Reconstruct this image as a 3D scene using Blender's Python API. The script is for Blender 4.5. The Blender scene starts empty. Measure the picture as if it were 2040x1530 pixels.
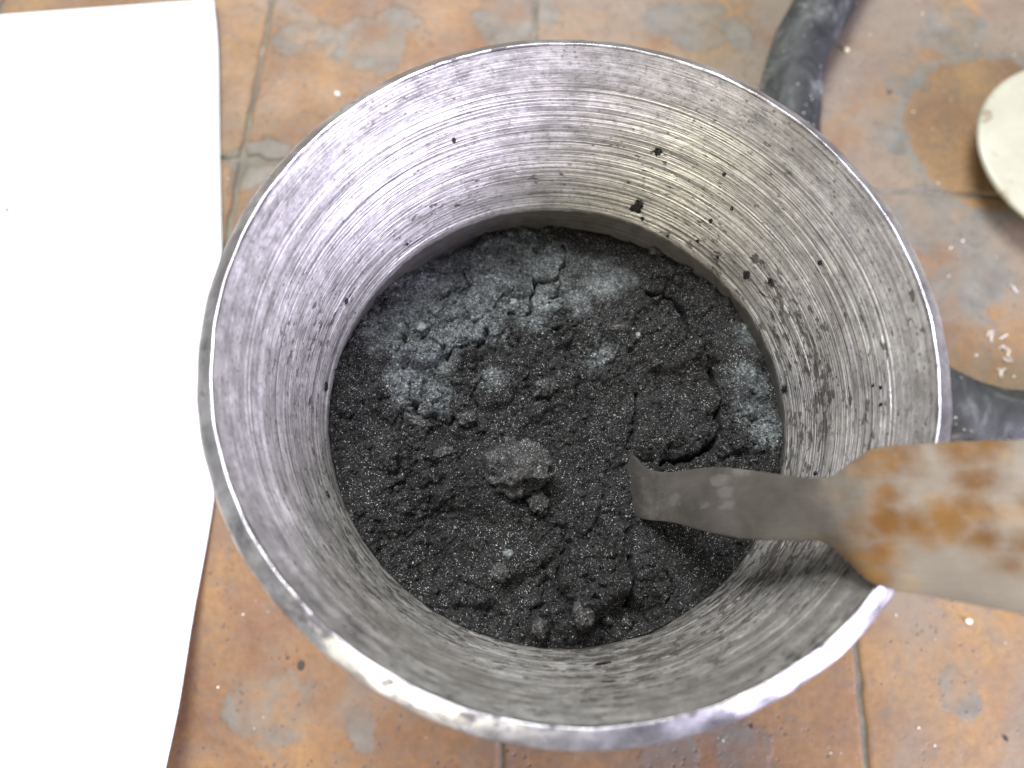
import bpy, bmesh, math, random
import numpy as np
from mathutils import Vector, Matrix, Euler

random.seed(7)
scene = bpy.context.scene
C = scene.collection

# ---------------------------------------------------------------- camera
CAM = Vector((-0.01199, -0.04521, 0.22793))
ROT = Euler((0.32272, -0.01618, 0.0), 'XYZ')
FPX = 1500.0                                   # focal length in photo pixels (2040 wide)
cd = bpy.data.cameras.new('camera')
cam = bpy.data.objects.new('camera', cd); C.objects.link(cam)
cam.location = CAM; cam.rotation_euler = ROT
cd.sensor_width = 36.0; cd.lens = FPX / 2040 * 36.0
cd.clip_start = 0.005; cd.clip_end = 50
cd.dof.use_dof = True; cd.dof.focus_distance = 0.150; cd.dof.aperture_fstop = 11.5
scene.camera = cam
RM = np.array(ROT.to_matrix()); CV = np.array(CAM)

# ---------------------------------------------------------------- light
w = bpy.data.worlds.new('World'); scene.world = w; w.use_nodes = True
bg = w.node_tree.nodes['Background']
bg.inputs[0].default_value = (0.93, 0.96, 1.0, 1); bg.inputs[1].default_value = 0.36

def area(name, loc, target, size, power, col):
    l = bpy.data.lights.new(name, 'AREA'); l.shape = 'RECTANGLE'
    l.size, l.size_y = size; l.energy = power; l.color = col
    o = bpy.data.objects.new(name, l); C.objects.link(o); o.location = loc
    o.rotation_euler = (Vector(target) - Vector(loc)).to_track_quat('-Z', 'Y').to_euler()
    return o
# daylight from an opening beyond the jar, up and to the left
area('window_light', (-0.34, 0.92, 1.85), (0, 0, 0.08), (1.0, 0.7), 88, (0.97, 0.985, 1.0))
# cool open daylight from the near right
area('doorway_light', (1.45, -1.10, 0.78), (0, 0, 0.1), (0.7, 0.6), 104, (0.77, 0.73, 1.0))
# weaker warm daylight from the near left
area('side_light', (-0.75, -1.25, 0.85), (0, 0, 0.1), (0.35, 0.5), 18, (1.0, 0.93, 0.74))

scene.view_settings.view_transform = 'Standard'
scene.view_settings.look = 'None'
scene.view_settings.exposure = 0.0
scene.view_settings.gamma = 1.0
scene.view_settings.use_curve_mapping = False
scene.render.engine = 'CYCLES'

# ---------------------------------------------------------------- helpers
def ray(px, py):
    d = RM @ np.array([(px - 1020) / FPX, -(py - 765) / FPX, -1.0])
    return d
def at(px, py, z):
    d = ray(px, py); return Vector(CV + d * ((z - CV[2]) / d[2]))

def mesh_obj(name, verts, faces, mat=None, parent=None, smooth=True):
    me = bpy.data.meshes.new(name)
    me.from_pydata([tuple(v) for v in verts], [], faces); me.update()
    if smooth: me.polygons.foreach_set('use_smooth', [True] * len(me.polygons))
    return link(name, me, mat, parent)
def link(name, me, mat=None, parent=None):
    o = bpy.data.objects.new(name, me); C.objects.link(o)
    if mat is not None:
        me.materials.clear(); me.materials.append(mat)
    if parent is not None: o.parent = parent
    return o
def tag(o, label=None, cat=None, group=None, kind=None):
    if label: o['label'] = label
    if cat: o['category'] = cat
    if group: o['group'] = group
    if kind: o['kind'] = kind
    return o
def empty(name, loc=(0, 0, 0)):
    o = bpy.data.objects.new(name, None); C.objects.link(o); o.location = loc
    o.empty_display_size = 0.01; return o

def lathe(name, prof, seg, mat, parent=None, wob=None, close=False):
    t = np.linspace(0, 2 * np.pi, seg, endpoint=False)
    P = np.array(prof); n = len(P)
    r = P[:, 0][:, None] * np.ones(seg)[None]
    z = P[:, 1][:, None] * np.ones(seg)[None]
    if wob is not None: r = r + wob(t[None], z)
    V = np.stack([r * np.cos(t), r * np.sin(t), z], -1).reshape(-1, 3)
    i, j = np.meshgrid(np.arange(n - 1), np.arange(seg), indexing='ij'); j2 = (j + 1) % seg
    F = np.stack([i * seg + j, i * seg + j2, (i + 1) * seg + j2, (i + 1) * seg + j], -1).reshape(-1, 4)
    return mesh_obj(name, V.tolist(), F.tolist(), mat, parent)

# numpy noise
def _h(ix, iy, s):
    n = (ix.astype(np.int64) * 374761393 + iy.astype(np.int64) * 668265263 + s * 974634721) & 0xffffffff
    n = ((n ^ (n >> 13)) * 1274126177) & 0xffffffff
    n = ((n ^ (n >> 16)) * 2246822519) & 0xffffffff
    return ((n ^ (n >> 15)) & 0xffffff) / float(0xffffff)
def vn(x, y, s=0):
    ix, iy = np.floor(x), np.floor(y); fx, fy = x - ix, y - iy
    fx = fx * fx * (3 - 2 * fx); fy = fy * fy * (3 - 2 * fy)
    a, b, c, d = _h(ix, iy, s), _h(ix + 1, iy, s), _h(ix, iy + 1, s), _h(ix + 1, iy + 1, s)
    return (a + (b - a) * fx) * (1 - fy) + (c + (d - c) * fx) * fy - 0.5
def fbm(x, y, s=0, o=4):
    v, a = 0, 1.0
    for k in range(o):
        v = v + a * vn(x * 2 ** k + 17.3 * k, y * 2 ** k - 9.1 * k, s + k); a *= 0.5
    return v
def worley(x, y, s=0):
    ix, iy = np.floor(x), np.floor(y)
    f1 = np.full(x.shape, 9.0); f2 = np.full(x.shape, 9.0); idv = np.zeros(x.shape)
    for dx in (-1, 0, 1):
        for dy in (-1, 0, 1):
            cx, cy = ix + dx, iy + dy
            px, py = cx + _h(cx, cy, s), cy + _h(cx, cy, s + 51)
            d = np.hypot(px - x, py - y); r = _h(cx, cy, s + 99)
            m = d < f1
            f2 = np.where(m, f1, np.minimum(f2, d)); idv = np.where(m, r, idv); f1 = np.where(m, d, f1)
    return f1, f2, idv

# ---------------------------------------------------------------- material helpers
class NT:
    def __init__(s, name):
        s.m = bpy.data.materials.new(name); s.m.use_nodes = True
        s.t = s.m.node_tree; s.bsdf = s.t.nodes['Principled BSDF']
    def n(s, typ, **kw):
        nd = s.t.nodes.new(typ)
        for k, v in kw.items(): setattr(nd, k, v)
        return nd
    def l(s, a, b): s.t.links.new(a, b)
    def put(s, sock, v):
        if hasattr(v, 'is_linked') or hasattr(v, 'links'): s.l(v, sock)
        else: sock.default_value = v
    def coord(s, kind='Object'): return s.n('ShaderNodeTexCoord').outputs[kind]
    def mapping(s, vec, scale=(1, 1, 1), loc=(0, 0, 0), rot=(0, 0, 0)):
        m = s.n('ShaderNodeMapping'); s.l(vec, m.inputs[0])
        m.inputs['Scale'].default_value = scale; m.inputs['Location'].default_value = loc; m.inputs['Rotation'].default_value = rot
        return m.outputs[0]
    def noise(s, vec, scale, detail=4, rough=0.55, dist=0.0, out='Fac'):
        n = s.n('ShaderNodeTexNoise'); s.l(vec, n.inputs['Vector'])
        n.inputs['Scale'].default_value = scale; n.inputs['Detail'].default_value = detail
        n.inputs['Roughness'].default_value = rough; n.inputs['Distortion'].default_value = dist
        return n.outputs[out]
    def vor(s, vec, scale, out='Distance', feature='F1'):
        n = s.n('ShaderNodeTexVoronoi', feature=feature); s.l(vec, n.inputs['Vector'])
        n.inputs['Scale'].default_value = scale; return n.outputs[out]
    def ramp(s, fac, *stops):
        r = s.n('ShaderNodeValToRGB'); s.l(fac, r.inputs[0]); e = r.color_ramp.elements
        for i, (p, c) in enumerate(stops):
            if i < 2: el = e[i]; el.position = p
            else: el = e.new(p)
            c = c if isinstance(c, (tuple, list)) else (c, c, c)
            el.color = (*c[:3], 1)
        return r.outputs[0]
    def mix(s, fac, a, b, typ='MIX'):
        m = s.n('ShaderNodeMix', data_type='RGBA', blend_type=typ)
        s.put(m.inputs[0], fac)
        for k, v in ((6, a), (7, b)):
            if isinstance(v, (tuple, list)): m.inputs[k].default_value = (*v[:3], 1)
            else: s.l(v, m.inputs[k])
        return m.outputs[2]
    def math(s, op, a, b=0.0, clamp=False):
        m = s.n('ShaderNodeMath', operation=op, use_clamp=clamp); s.put(m.inputs[0], a); s.put(m.inputs[1], b); return m.outputs[0]
    def sstep(s, v, lo, hi, a=0.0, b=1.0):
        m = s.n('ShaderNodeMapRange', interpolation_type='SMOOTHSTEP'); s.put(m.inputs[0], v)
        m.inputs[1].default_value = lo; m.inputs[2].default_value = hi; m.inputs[3].default_value = a; m.inputs[4].default_value = b
        return m.outputs[0]
    def sep(s, vec):
        m = s.n('ShaderNodeSeparateXYZ'); s.l(vec, m.inputs[0]); return m.outputs
    def bump(s, h, strength, dist, prev=None):
        b = s.n('ShaderNodeBump'); s.l(h, b.inputs['Height']); b.inputs['Strength'].default_value = strength
        b.inputs['Distance'].default_value = dist
        if prev is not None: s.l(prev, b.inputs['Normal'])
        return b.outputs[0]
    def dist(s, vec, p):
        m = s.n('ShaderNodeVectorMath', operation='DISTANCE'); s.l(vec, m.inputs[0]); m.inputs[1].default_value = p
        return m.outputs['Value']
    def blobs(s, vec, pts, warp, wscale=60, soft=0.0025):
        """union mask of blotches at given places (x, y, z, radius), with ragged edges"""
        nz = s.math('MULTIPLY', s.math('SUBTRACT', s.noise(vec, wscale, 8, 0.68), 0.5), warp)
        acc = None
        for x, y, z, r in pts:
            d = s.math('SUBTRACT', s.dist(vec, (x, y, z)), r)
            acc = d if acc is None else s.math('MINIMUM', acc, d)
        return s.sstep(s.math('ADD', acc, nz), -soft, soft, 1.0, 0.0)
    def set(s, **kw):
        names = dict(color='Base Color', rough='Roughness', metal='Metallic', normal='Normal', spec='Specular IOR Level', aniso='Anisotropic', tangent='Tangent', coat='Coat Weight')
        for k, v in kw.items():
            sk = s.bsdf.inputs[names[k]]
            if isinstance(v, (tuple, list)): sk.default_value = (*v[:3], 1)
            elif isinstance(v, (int, float)): sk.default_value = v
            else: s.l(v, sk)
        return s.m

# ---------------------------------------------------------------- materials
def mat_tile():
    s = NT('terracotta'); p = s.n('ShaderNodeNewGeometry').outputs['Position']
    oi = s.n('ShaderNodeObjectInfo')
    base = s.ramp(s.noise(p, 22, 5, 0.6, 0.6), (0.3, (0.142, 0.074, 0.038)), (0.5, (0.208, 0.124, 0.056)), (0.72, (0.278, 0.170, 0.066)))
    tint = s.ramp(oi.outputs['Random'], (0.0, (0.80, 0.72, 0.70)), (1.0, (1.06, 1.04, 1.0)))
    base = s.mix(1.0, base, tint, 'MULTIPLY')
    fine = s.ramp(s.noise(p, 420, 4, 0.7), (0.3, 0.80), (0.7, 1.12))
    base = s.mix(1.0, base, fine, 'MULTIPLY')
    # greyish cement and dust film, patchy
    f1 = s.noise(p, 15, 6, 0.62, 0.9)
    x = s.sep(p)
    right = s.sstep(s.math('ADD', x[0], s.math('MULTIPLY', x[1], 0.6)), 0.06, 0.2, 0.0, 0.12)
    film = s.sstep(s.math('ADD', f1, right), 0.47, 0.66, 0.0, 0.78)
    cl = at(1985, 265, 0); rd = s.math('ADD', s.dist(p, (cl.x, cl.y, 0)), s.math('MULTIPLY', s.math('SUBTRACT', s.noise(p, 70, 6, .65), 0.5), 0.016))
    clean = s.sstep(rd, 0.0325, 0.0345, 1.0, 0.0)          # disc kept clean by something that stood there
    ringm = s.math('MULTIPLY', s.sstep(rd, 0.0320, 0.0345), s.sstep(rd, 0.0350, 0.0385, 1.0, 0.0))
    film = s.math('MULTIPLY', film, s.math('SUBTRACT', 1.0, s.math('MULTIPLY', clean, 0.8)))
    base = s.mix(film, base, (0.152, 0.132, 0.104))
    base = s.mix(s.math('MULTIPLY', ringm, 0.7), base, (0.15, 0.142, 0.122))
    # scraped cement smears with sharp ragged edges
    pts = []
    for px, py, r in [(588, 78, .0085), (625, 70, .006), (745, 85, .0125), (790, 40, .009), (710, 90, .006), (500, 325, .011), (540, 318, .007), (1010, 40, .013), (1060, 20, .010),
                      (1390, 55, .012), (1330, 40, .008), (1470, 70, .007), (1800, 150, .009), (1765, 270, .006), (1900, 60, .013), (1900, 600, .012),
                      (1960, 560, .010), (500, 1405, .009), (560, 1420, .009), (720, 1445, .004), (1330, 1505, .007), (1480, 1500, .006), (1910, 1380, .006), (1840, 440, .012), (1950, 480, .011), (1730, 400, .007)]:
        v = at(px, py, 0); pts.append((v.x, v.y, 0, r))
    sm = s.blobs(p, pts, 0.026, 62, 0.0012)
    grey = s.ramp(s.noise(p, 120, 4, 0.6), (0.3, (0.075, 0.078, 0.069)), (0.7, (0.148, 0.150, 0.131)))
    base = s.mix(s.math('MULTIPLY', sm, s.sstep(s.noise(p, 55, 4, .6), 0.34, 0.58, 0.1, 0.78)), base, grey)
    # brown oily cloud shapes and dark pits
    dk = s.sstep(s.noise(s.mapping(p, loc=(3, 1, 0)), 34, 6, 0.7, 0.3), 0.53, 0.70, 0, 0.5)
    base = s.mix(dk, base, (0.13, 0.085, 0.06))
    gr2 = s.sstep(s.noise(s.mapping(p, loc=(7, 3, 2)), 150, 7, 0.75, 0.2), 0.47, 0.66, 0, 0.55)
    base = s.mix(gr2, base, (0.115, 0.09, 0.068))
    pit = s.math('MULTIPLY', s.sstep(s.vor(p, 420), 0.10, 0.26, 1, 0), s.sstep(s.noise(p, 80, 3), 0.44, 0.58))
    base = s.mix(s.math('MULTIPLY', pit, 0.75), base, (0.07, 0.055, 0.045))
    sp = s.math('MULTIPLY', s.sstep(s.vor(s.mapping(p, loc=(5, 2, 0)), 260), 0.04, 0.11, 1, 0), s.sstep(s.noise(s.mapping(p, loc=(9, 0, 0)), 70, 3), 0.57, 0.64))
    base = s.mix(s.math('MULTIPLY', sp, 0.7), base, (0.42, 0.40, 0.35))
    h = s.math('SUBTRACT', s.math('ADD', s.noise(p, 260, 5, 0.65), s.math('MULTIPLY', sm, 0.5)), s.math('MULTIPLY', pit, 0.6))
    nrm = s.bump(h, 0.55, 0.0006)
    rg = s.ramp(s.noise(p, 40, 4), (0.3, 0.42), (0.7, 0.72))
    return s.set(color=base, rough=rg, normal=nrm, spec=0.4)

def mat_grout():
    s = NT('grout'); p = s.n('ShaderNodeNewGeometry').outputs['Position']
    c = s.ramp(s.noise(p, 90, 5, 0.65), (0.32, (0.085, 0.075, 0.06)), (0.55, (0.15, 0.135, 0.108)), (0.75, (0.28, 0.255, 0.205)))
    return s.set(color=c, rough=0.85, normal=s.bump(s.noise(p, 700, 4), 0.8, 0.0006))

def mat_steel(name, inner):
    s = NT(name); p = s.coord('Object'); x = s.sep(p)
    band = s.noise(s.mapping(p, scale=(1.0, 1.0, 14)), 30, 5, 0.7)           # broad turned bands
    fine = s.noise(s.mapping(p, scale=(1, 1, 160)), 13, 3, 0.55)               # machining lines
    finer = s.noise(s.mapping(p, scale=(1, 1, 110), loc=(3, 0, 0)), 36, 2, 0.55)
    blot = s.noise(p, 190, 6, 0.72, 0.3)
    grain = s.noise(s.mapping(p, scale=(1, 1, 1.6)), 900, 3, 0.7)
    up = s.sstep(x[2], 0.105, 0.111) if inner else 0.0                       # collar under the rim is smoother
    lines = s.math('ADD', s.math('MULTIPLY', fine, 0.6), s.math('MULTIPLY', finer, 0.4))
    col = s.ramp(band, (0.28, (0.42, 0.402, 0.37)), (0.5, (0.60, 0.582, 0.545)), (0.72, (0.77, 0.755, 0.72)))
    lc = s.ramp(lines, (0.34, 0.36), (0.5, 0.95), (0.66, 1.5))
    col = s.mix(s.math('SUBTRACT', 0.85, s.math('MULTIPLY', up, 0.5)), col, lc, 'MULTIPLY')
    col = s.mix(0.8, col, s.ramp(blot, (0.3, 0.74), (0.7, 1.2)), 'MULTIPLY')
    col = s.mix(0.75, col, s.ramp(grain, (0.30, 0.45), (0.48, 1.0), (0.7, 1.15)), 'MULTIPLY')
    # brownish tarnish in soft clouds
    tar = s.sstep(s.math('ADD', s.noise(s.mapping(p, scale=(1, 1, 2.2)), 40, 5, 0.62, 0.5), s.math('SUBTRACT', s.math('MULTIPLY', x[0], 1.0), s.math('MULTIPLY', x[1], 2.2))), 0.48, 0.72, 0, 0.42)
    col = s.mix(tar, col, (0.20, 0.178, 0.148))
    hgt = s.math('ADD', s.math('MULTIPLY', lines, s.math('SUBTRACT', 1.0, s.math('MULTIPLY', up, 0.6))), s.math('MULTIPLY', blot, 0.3))
    nrm = s.bump(grain, 0.25, 0.0002, s.bump(hgt, 0.8, 0.0006))
    rough = s.ramp(s.noise(s.mapping(p, scale=(1, 1, 1.5)), 240, 5, .65), (0.34, 0.30), (0.64, 0.58))
    # dark flecks, drawn out along the turning, more of them lower down and on the near right
    fl = s.noise(s.mapping(p, scale=(1, 1, 2.6)), 300, 5, 0.68)
    cl = s.math('MULTIPLY', s.math('SUBTRACT', s.noise(s.mapping(p, scale=(1, 1, 2)), 48, 3, 0.6), 0.5), 0.34)
    v = s.math('ADD', fl, cl)
    side = s.math('SUBTRACT', s.math('MULTIPLY', x[0], 0.5), s.math('MULTIPLY', x[1], 1.2))
    v = s.math('ADD', v, side)
    if inner: v = s.math('ADD', v, s.sstep(x[2], 0.078, 0.113, 0.07, -0.035))
    m1 = s.sstep(v, 0.605, 0.655, 0, 0.92)
    sk = s.vor(s.mapping(p, scale=(1, 1, 1.4), loc=(2, 3, 1)), 520)
    m2 = s.math('MULTIPLY', s.sstep(sk, 0.12, 0.24, 1, 0), s.sstep(s.noise(s.mapping(p, loc=(4, 4, 4)), 90, 3), 0.50, 0.60, 0, 0.8))
    mk = s.math('MAXIMUM', m1, m2)
    if inner:   # powder film on the lowest strip of the wall
        edge = s.math('ADD', x[2], s.math('MULTIPLY', s.math('SUBTRACT', s.noise(p, 150, 5, .65), 0.5), 0.0030))
        dust = s.sstep(edge, 0.0765, 0.0776, 0.93, 0.0)
        mk = s.math('MAXIMUM', mk, dust)
    dirt = s.ramp(s.noise(p, 300, 3), (0.3, (0.020, 0.017, 0.015)), (0.7, (0.062, 0.055, 0.047)))
    col = s.mix(mk, col, dirt)
    metal = s.math('SUBTRACT', 0.75, s.math('MULTIPLY', mk, 0.70))
    rgh = s.math('MAXIMUM', rough, s.math('MULTIPLY', mk, 0.6))
    return s.set(color=col, rough=rgh, metal=metal, normal=nrm)

def mat_rim():
    s = NT('rim_steel'); p = s.coord('Object')
    b = s.noise(p, 170, 5, 0.65, 0.3)
    col = s.ramp(b, (0.34, (0.34, 0.33, 0.345)), (0.5, (0.58, 0.57, 0.59)), (0.7, (0.72, 0.715, 0.73)))
    wear = s.sstep(s.noise(s.mapping(p, loc=(2, 2, 0)), 60, 5, .65), 0.42, 0.62, 0, 0.75)
    col = s.mix(wear, col, (0.22, 0.21, 0.215))
    sp = s.sstep(s.noise(s.mapping(p, scale=(1, 1, 2)), 240, 4, .6), 0.58, 0.66, 0, 0.85)
    col = s.mix(sp, col, (0.05, 0.045, 0.045))
    rgh = s.ramp(s.noise(p, 220, 4, 0.6), (0.3, 0.24), (0.7, 0.46))
    nrm = s.bump(s.noise(s.mapping(p, scale=(1, 1, 3)), 260, 5, 0.65), 0.5, 0.0003)
    return s.set(color=col, rough=rgh, metal=s.math('SUBTRACT', 0.95, s.math('MULTIPLY', sp, 0.8)), normal=nrm)

def mat_powder(name='powder', tone=1.0):
    s = NT(name); p = s.n('ShaderNodeNewGeometry').outputs['Position']
    c = s.ramp(s.noise(p, 330, 6, 0.72), (0.3, tuple(k * tone for k in (0.0078, 0.0074, 0.0073))), (0.7, tuple(k * tone for k in (0.026, 0.025, 0.0243))))
    # window sheen on the packed powder, painted in as paler silver-grey patches
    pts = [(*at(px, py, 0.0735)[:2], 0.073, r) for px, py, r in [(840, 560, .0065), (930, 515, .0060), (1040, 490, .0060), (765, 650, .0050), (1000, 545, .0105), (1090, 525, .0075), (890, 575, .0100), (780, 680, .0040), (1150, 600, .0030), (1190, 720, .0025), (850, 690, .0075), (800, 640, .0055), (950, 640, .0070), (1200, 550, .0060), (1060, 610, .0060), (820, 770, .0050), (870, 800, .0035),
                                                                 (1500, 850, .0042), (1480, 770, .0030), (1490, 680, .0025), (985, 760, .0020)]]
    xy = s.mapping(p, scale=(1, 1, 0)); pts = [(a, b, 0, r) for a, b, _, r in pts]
    crust_sheen = s.math('MULTIPLY', s.blobs(xy, pts, 0.015, 170, 0.0026), s.sstep(s.noise(xy, 190, 6, 0.7), 0.34, 0.56, 0.6, 1.0))
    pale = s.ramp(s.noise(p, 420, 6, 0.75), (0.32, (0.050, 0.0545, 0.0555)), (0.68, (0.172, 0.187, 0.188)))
    c = s.mix(s.math('MULTIPLY', crust_sheen, 0.92), c, pale)
    gn = s.n('ShaderNodeSeparateColor'); s.l(s.vor(s.mapping(p, loc=(2, 5, 1)), 3000, 'Color'), gn.inputs[0])
    c = s.mix(0.85, c, s.ramp(gn.outputs[0], (0.0, 0.35), (0.7, 1.0), (1.0, 2.4)), 'MULTIPLY')
    cellc = s.vor(p, 5200, 'Color')
    off = s.n('ShaderNodeVectorMath', operation='SUBTRACT'); s.l(cellc, off.inputs[0]); off.inputs[1].default_value = (0.5, 0.5, 0.5)
    sc = s.n('ShaderNodeVectorMath', operation='SCALE'); s.l(off.outputs[0], sc.inputs[0]); s.l(s.math('ADD', 0.28, s.math('MULTIPLY', s.sstep(gn.outputs[1], 0.93, 0.95), 0.9)), sc.inputs['Scale'])
    ad = s.n('ShaderNodeVectorMath', operation='ADD'); s.l(s.bump(s.noise(p, 1500, 4, 0.7), 0.8, 0.0005), ad.inputs[0]); s.l(sc.outputs[0], ad.inputs[1])
    nm = s.n('ShaderNodeVectorMath', operation='NORMALIZE'); s.l(ad.outputs[0], nm.inputs[0])
    cs = s.n('ShaderNodeSeparateColor'); s.l(s.vor(s.mapping(p, loc=(1, 1, 1)), 7500, 'Color'), cs.inputs[0])
    gl = s.sstep(cs.outputs[0], 0.95, 0.965)               # glinting flakes
    col = s.mix(gl, c, (0.38, 0.38, 0.37))
    met = s.math('MULTIPLY', gl, 0.9)
    rg = s.math('SUBTRACT', 0.85, s.math('MULTIPLY', gl, 0.52))
    return s.set(color=col, rough=rg, metal=met, normal=nm.outputs[0], spec=0.2)

def mat_flake():
    s = NT('pale_flake'); p = s.n('ShaderNodeNewGeometry').outputs['Position']
    c = s.ramp(s.noise(p, 900, 4, 0.6), (0.3, (0.085, 0.09, 0.09)), (0.7, (0.18, 0.195, 0.195)))
    return s.set(color=c, rough=0.5, metal=0.35)

def mat_hose():
    s = NT('dusty_rubber'); p = s.n('ShaderNodeNewGeometry').outputs['Position']
    d = s.noise(s.mapping(p, scale=(1, 0.7, 1)), 70, 5, 0.62, 0.8)
    c = s.ramp(d, (0.36, (0.010, 0.011, 0.011)), (0.50, (0.028, 0.030, 0.029)), (0.62, (0.085, 0.088, 0.084)), (0.74, (0.22, 0.22, 0.21)))
    sp = s.math('MULTIPLY', s.sstep(s.vor(p, 380), 0.08, 0.16, 1, 0), s.sstep(s.noise(p, 80, 3), 0.5, 0.6))
    c = s.mix(s.math('MULTIPLY', sp, 0.8), c, (0.55, 0.55, 0.52))
    return s.set(color=c, rough=0.6, normal=s.bump(s.noise(p, 300, 4, .6), 0.35, 0.0008), spec=0.35)

def mat_paper():
    s = NT('white_paper'); p = s.n('ShaderNodeNewGeometry').outputs['Position']
    pts = []
    for px, py, r in [(340, 1352, .0028), (334, 1366, .0022), (322, 1345, .0010), (292, 1455, .0018), (20, 420, .0040), (45, 424, .0016)]:
        v = at(px, py, 0.011 if py > 1000 else 0.001); pts.append((v.x, v.y, v.z, r))
    m = s.blobs(p, pts, 0.006, 160, 0.0015)
    c = s.mix(s.math('MULTIPLY', m, s.sstep(s.noise(p, 300, 4), .35, .65, 0.1, 0.5)), (0.80, 0.815, 0.83), (0.30, 0.33, 0.37))
    return s.set(color=c, rough=0.75, normal=s.bump(s.noise(p, 900, 4), 0.12, 0.0002), spec=0.3)

def mat_lid():
    s = NT('cream_plastic'); p = s.n('ShaderNodeNewGeometry').outputs['Position']
    c = s.ramp(s.noise(p, 60, 4, 0.6), (0.3, (0.285, 0.280, 0.205)), (0.7, (0.36, 0.352, 0.275)))
    z = 0.0125
    pts = [(*at(px, py, z)[:2], z, r) for px, py, r in [(2000, 392, .0024), (2008, 410, .0020), (1968, 228, .0018), (1962, 240, .0012), (2030, 425, .0010)]]
    m = s.blobs(p, pts, 0.005, 260, 0.0006)
    c = s.mix(s.math('MULTIPLY', m, s.sstep(s.noise(p, 420, 5, .7), 0.35, 0.6, 0.2, 0.7)), c, (0.15, 0.11, 0.058))
    f = s.sstep(s.noise(s.mapping(p, scale=(1, 1, 1), rot=(0, 0, 0.7)), 210, 4, .65), 0.60, 0.70, 0, 0.45)
    c = s.mix(f, c, (0.20, 0.18, 0.125))
    return s.set(color=c, rough=0.38, normal=s.bump(s.noise(p, 240, 3), 0.12, 0.0004))

SP_ORG = (0.0085, -0.0155)                         # spatula tip
def mat_spatula():
    s = NT('rust_stained_steel'); p = s.coord('Object'); x = s.sep(p)
    along = x[0]                                       # 0 at the tip, towards the handle
    n1 = s.noise(p, 90, 5, 0.6, 0.4)
    dark = s.ramp(n1, (0.32, (0.056, 0.050, 0.043)), (0.68, (0.098, 0.089, 0.078)))
    light = s.ramp(s.noise(p, 70, 4, 0.55), (0.32, (0.128, 0.106, 0.086)), (0.68, (0.185, 0.158, 0.132)))
    grad = s.sstep(s.math('ADD', along, s.math('MULTIPLY', s.math('SUBTRACT', n1, .5), 0.018)), 0.027, 0.036)
    c = s.mix(grad, dark, light)
    # dried grey smear near the tip
    pts = []
    for px, py, r in [(1420, 965, .0013), (1445, 955, .0010), (1425, 990, .0010), (1400, 1010, .0006), (1430, 1020, .0005), (1355, 985, .0010)]:
        v = at(px, py, 0.092); pts.append((v.x - SP_ORG[0], v.y - SP_ORG[1], 0, r))
    xy = s.mapping(p, scale=(1, 1, 0))
    c = s.mix(s.math('MULTIPLY', s.blobs(xy, pts, 0.0045, 330, 0.0004), 0.5), c, (0.15, 0.146, 0.133))
    tip = s.sstep(s.math('ADD', along, s.math('MULTIPLY', s.math('SUBTRACT', s.noise(p, 420, 5, .7), .5), 0.016)), 0.0045, 0.0125, 0.85, 0.0)
    c = s.mix(tip, c, (0.03, 0.028, 0.026))              # powder caked on the tip
    # rust
    rp = []
    for px, py, r in [(1765, 915, .0030), (1805, 905, .0022), (1775, 980, .0018), (1775, 1040, .0030), (1820, 1045, .0026), (1870, 1035, .0028), (1905, 1020, .0026), (1910, 970, .0020), (1895, 905, .0026), (1930, 900, .0018),
                      (1765, 1100, .0024), (1758, 1145, .0014), (1745, 1060, .0018), (1925, 1080, .0018), (1985, 1100, .0018), (2010, 1030, .0016), (1960, 1130, .0010)]:
        v = at(px, py, 0.1215); rp.append((v.x - SP_ORG[0], v.y - SP_ORG[1], 0, r))
    rm = s.blobs(xy, rp, 0.0080, 150, 0.0024)
    rc = s.ramp(s.noise(p, 160, 4), (0.3, (0.085, 0.034, 0.006)), (0.7, (0.155, 0.075, 0.018)))
    c = s.mix(s.math('MULTIPLY', rm, s.sstep(s.noise(p, 110, 4), 0.28, 0.48, 0.55, 1.0)), c, rc)
    vein = s.sstep(s.noise(s.mapping(p, loc=(1, 7, 0)), 120, 4, .6), 0.56, 0.66, 0, 0.28)
    c = s.mix(s.math('MULTIPLY', vein, grad), c, (0.25, 0.14, 0.05))
    rgh = s.ramp(n1, (0.3, 0.52), (0.7, 0.72))
    met = s.math('SUBTRACT', 0.18, s.math('MULTIPLY', rm, 0.18))
    scr = s.ramp(s.noise(s.mapping(p, scale=(1, 9, 1), rot=(0, 0, 0.12)), 260, 4, .7), (0.35, 0.80), (0.65, 1.15))
    c = s.mix(0.35, c, scr, 'MULTIPLY')
    return s.set(color=c, rough=rgh, metal=met, normal=s.bump(s.noise(p, 500, 4), 0.3, 0.0003), spec=0.15)

def mat_plain(name, col, rough=0.7):
    s = NT(name); p = s.n('ShaderNodeNewGeometry').outputs['Position']
    c = s.mix(s.ramp(s.noise(p, 800, 3), (0.3, 0.0), (0.7, 1.0)), tuple(k * 0.75 for k in col), col)
    return s.set(color=c, rough=rough)

M_TILE, M_GROUT = mat_tile(), mat_grout()
M_STEEL, M_OUT, M_RIM = mat_steel('turned_steel', True), mat_steel('outer_steel', False), mat_rim()
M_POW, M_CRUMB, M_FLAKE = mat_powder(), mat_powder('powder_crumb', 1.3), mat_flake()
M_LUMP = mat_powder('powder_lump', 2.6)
M_HOSE, M_PAPER, M_LID, M_SPAT = mat_hose(), mat_paper(), mat_lid(), mat_spatula()
M_WHITE, M_YELLOW = mat_plain('white_chip', (0.78, 0.77, 0.72)), mat_plain('yellow_pellet', (0.72, 0.68, 0.40))
M_DIRT = mat_plain('dark_dirt', (0.035, 0.03, 0.026), 0.8)

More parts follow.
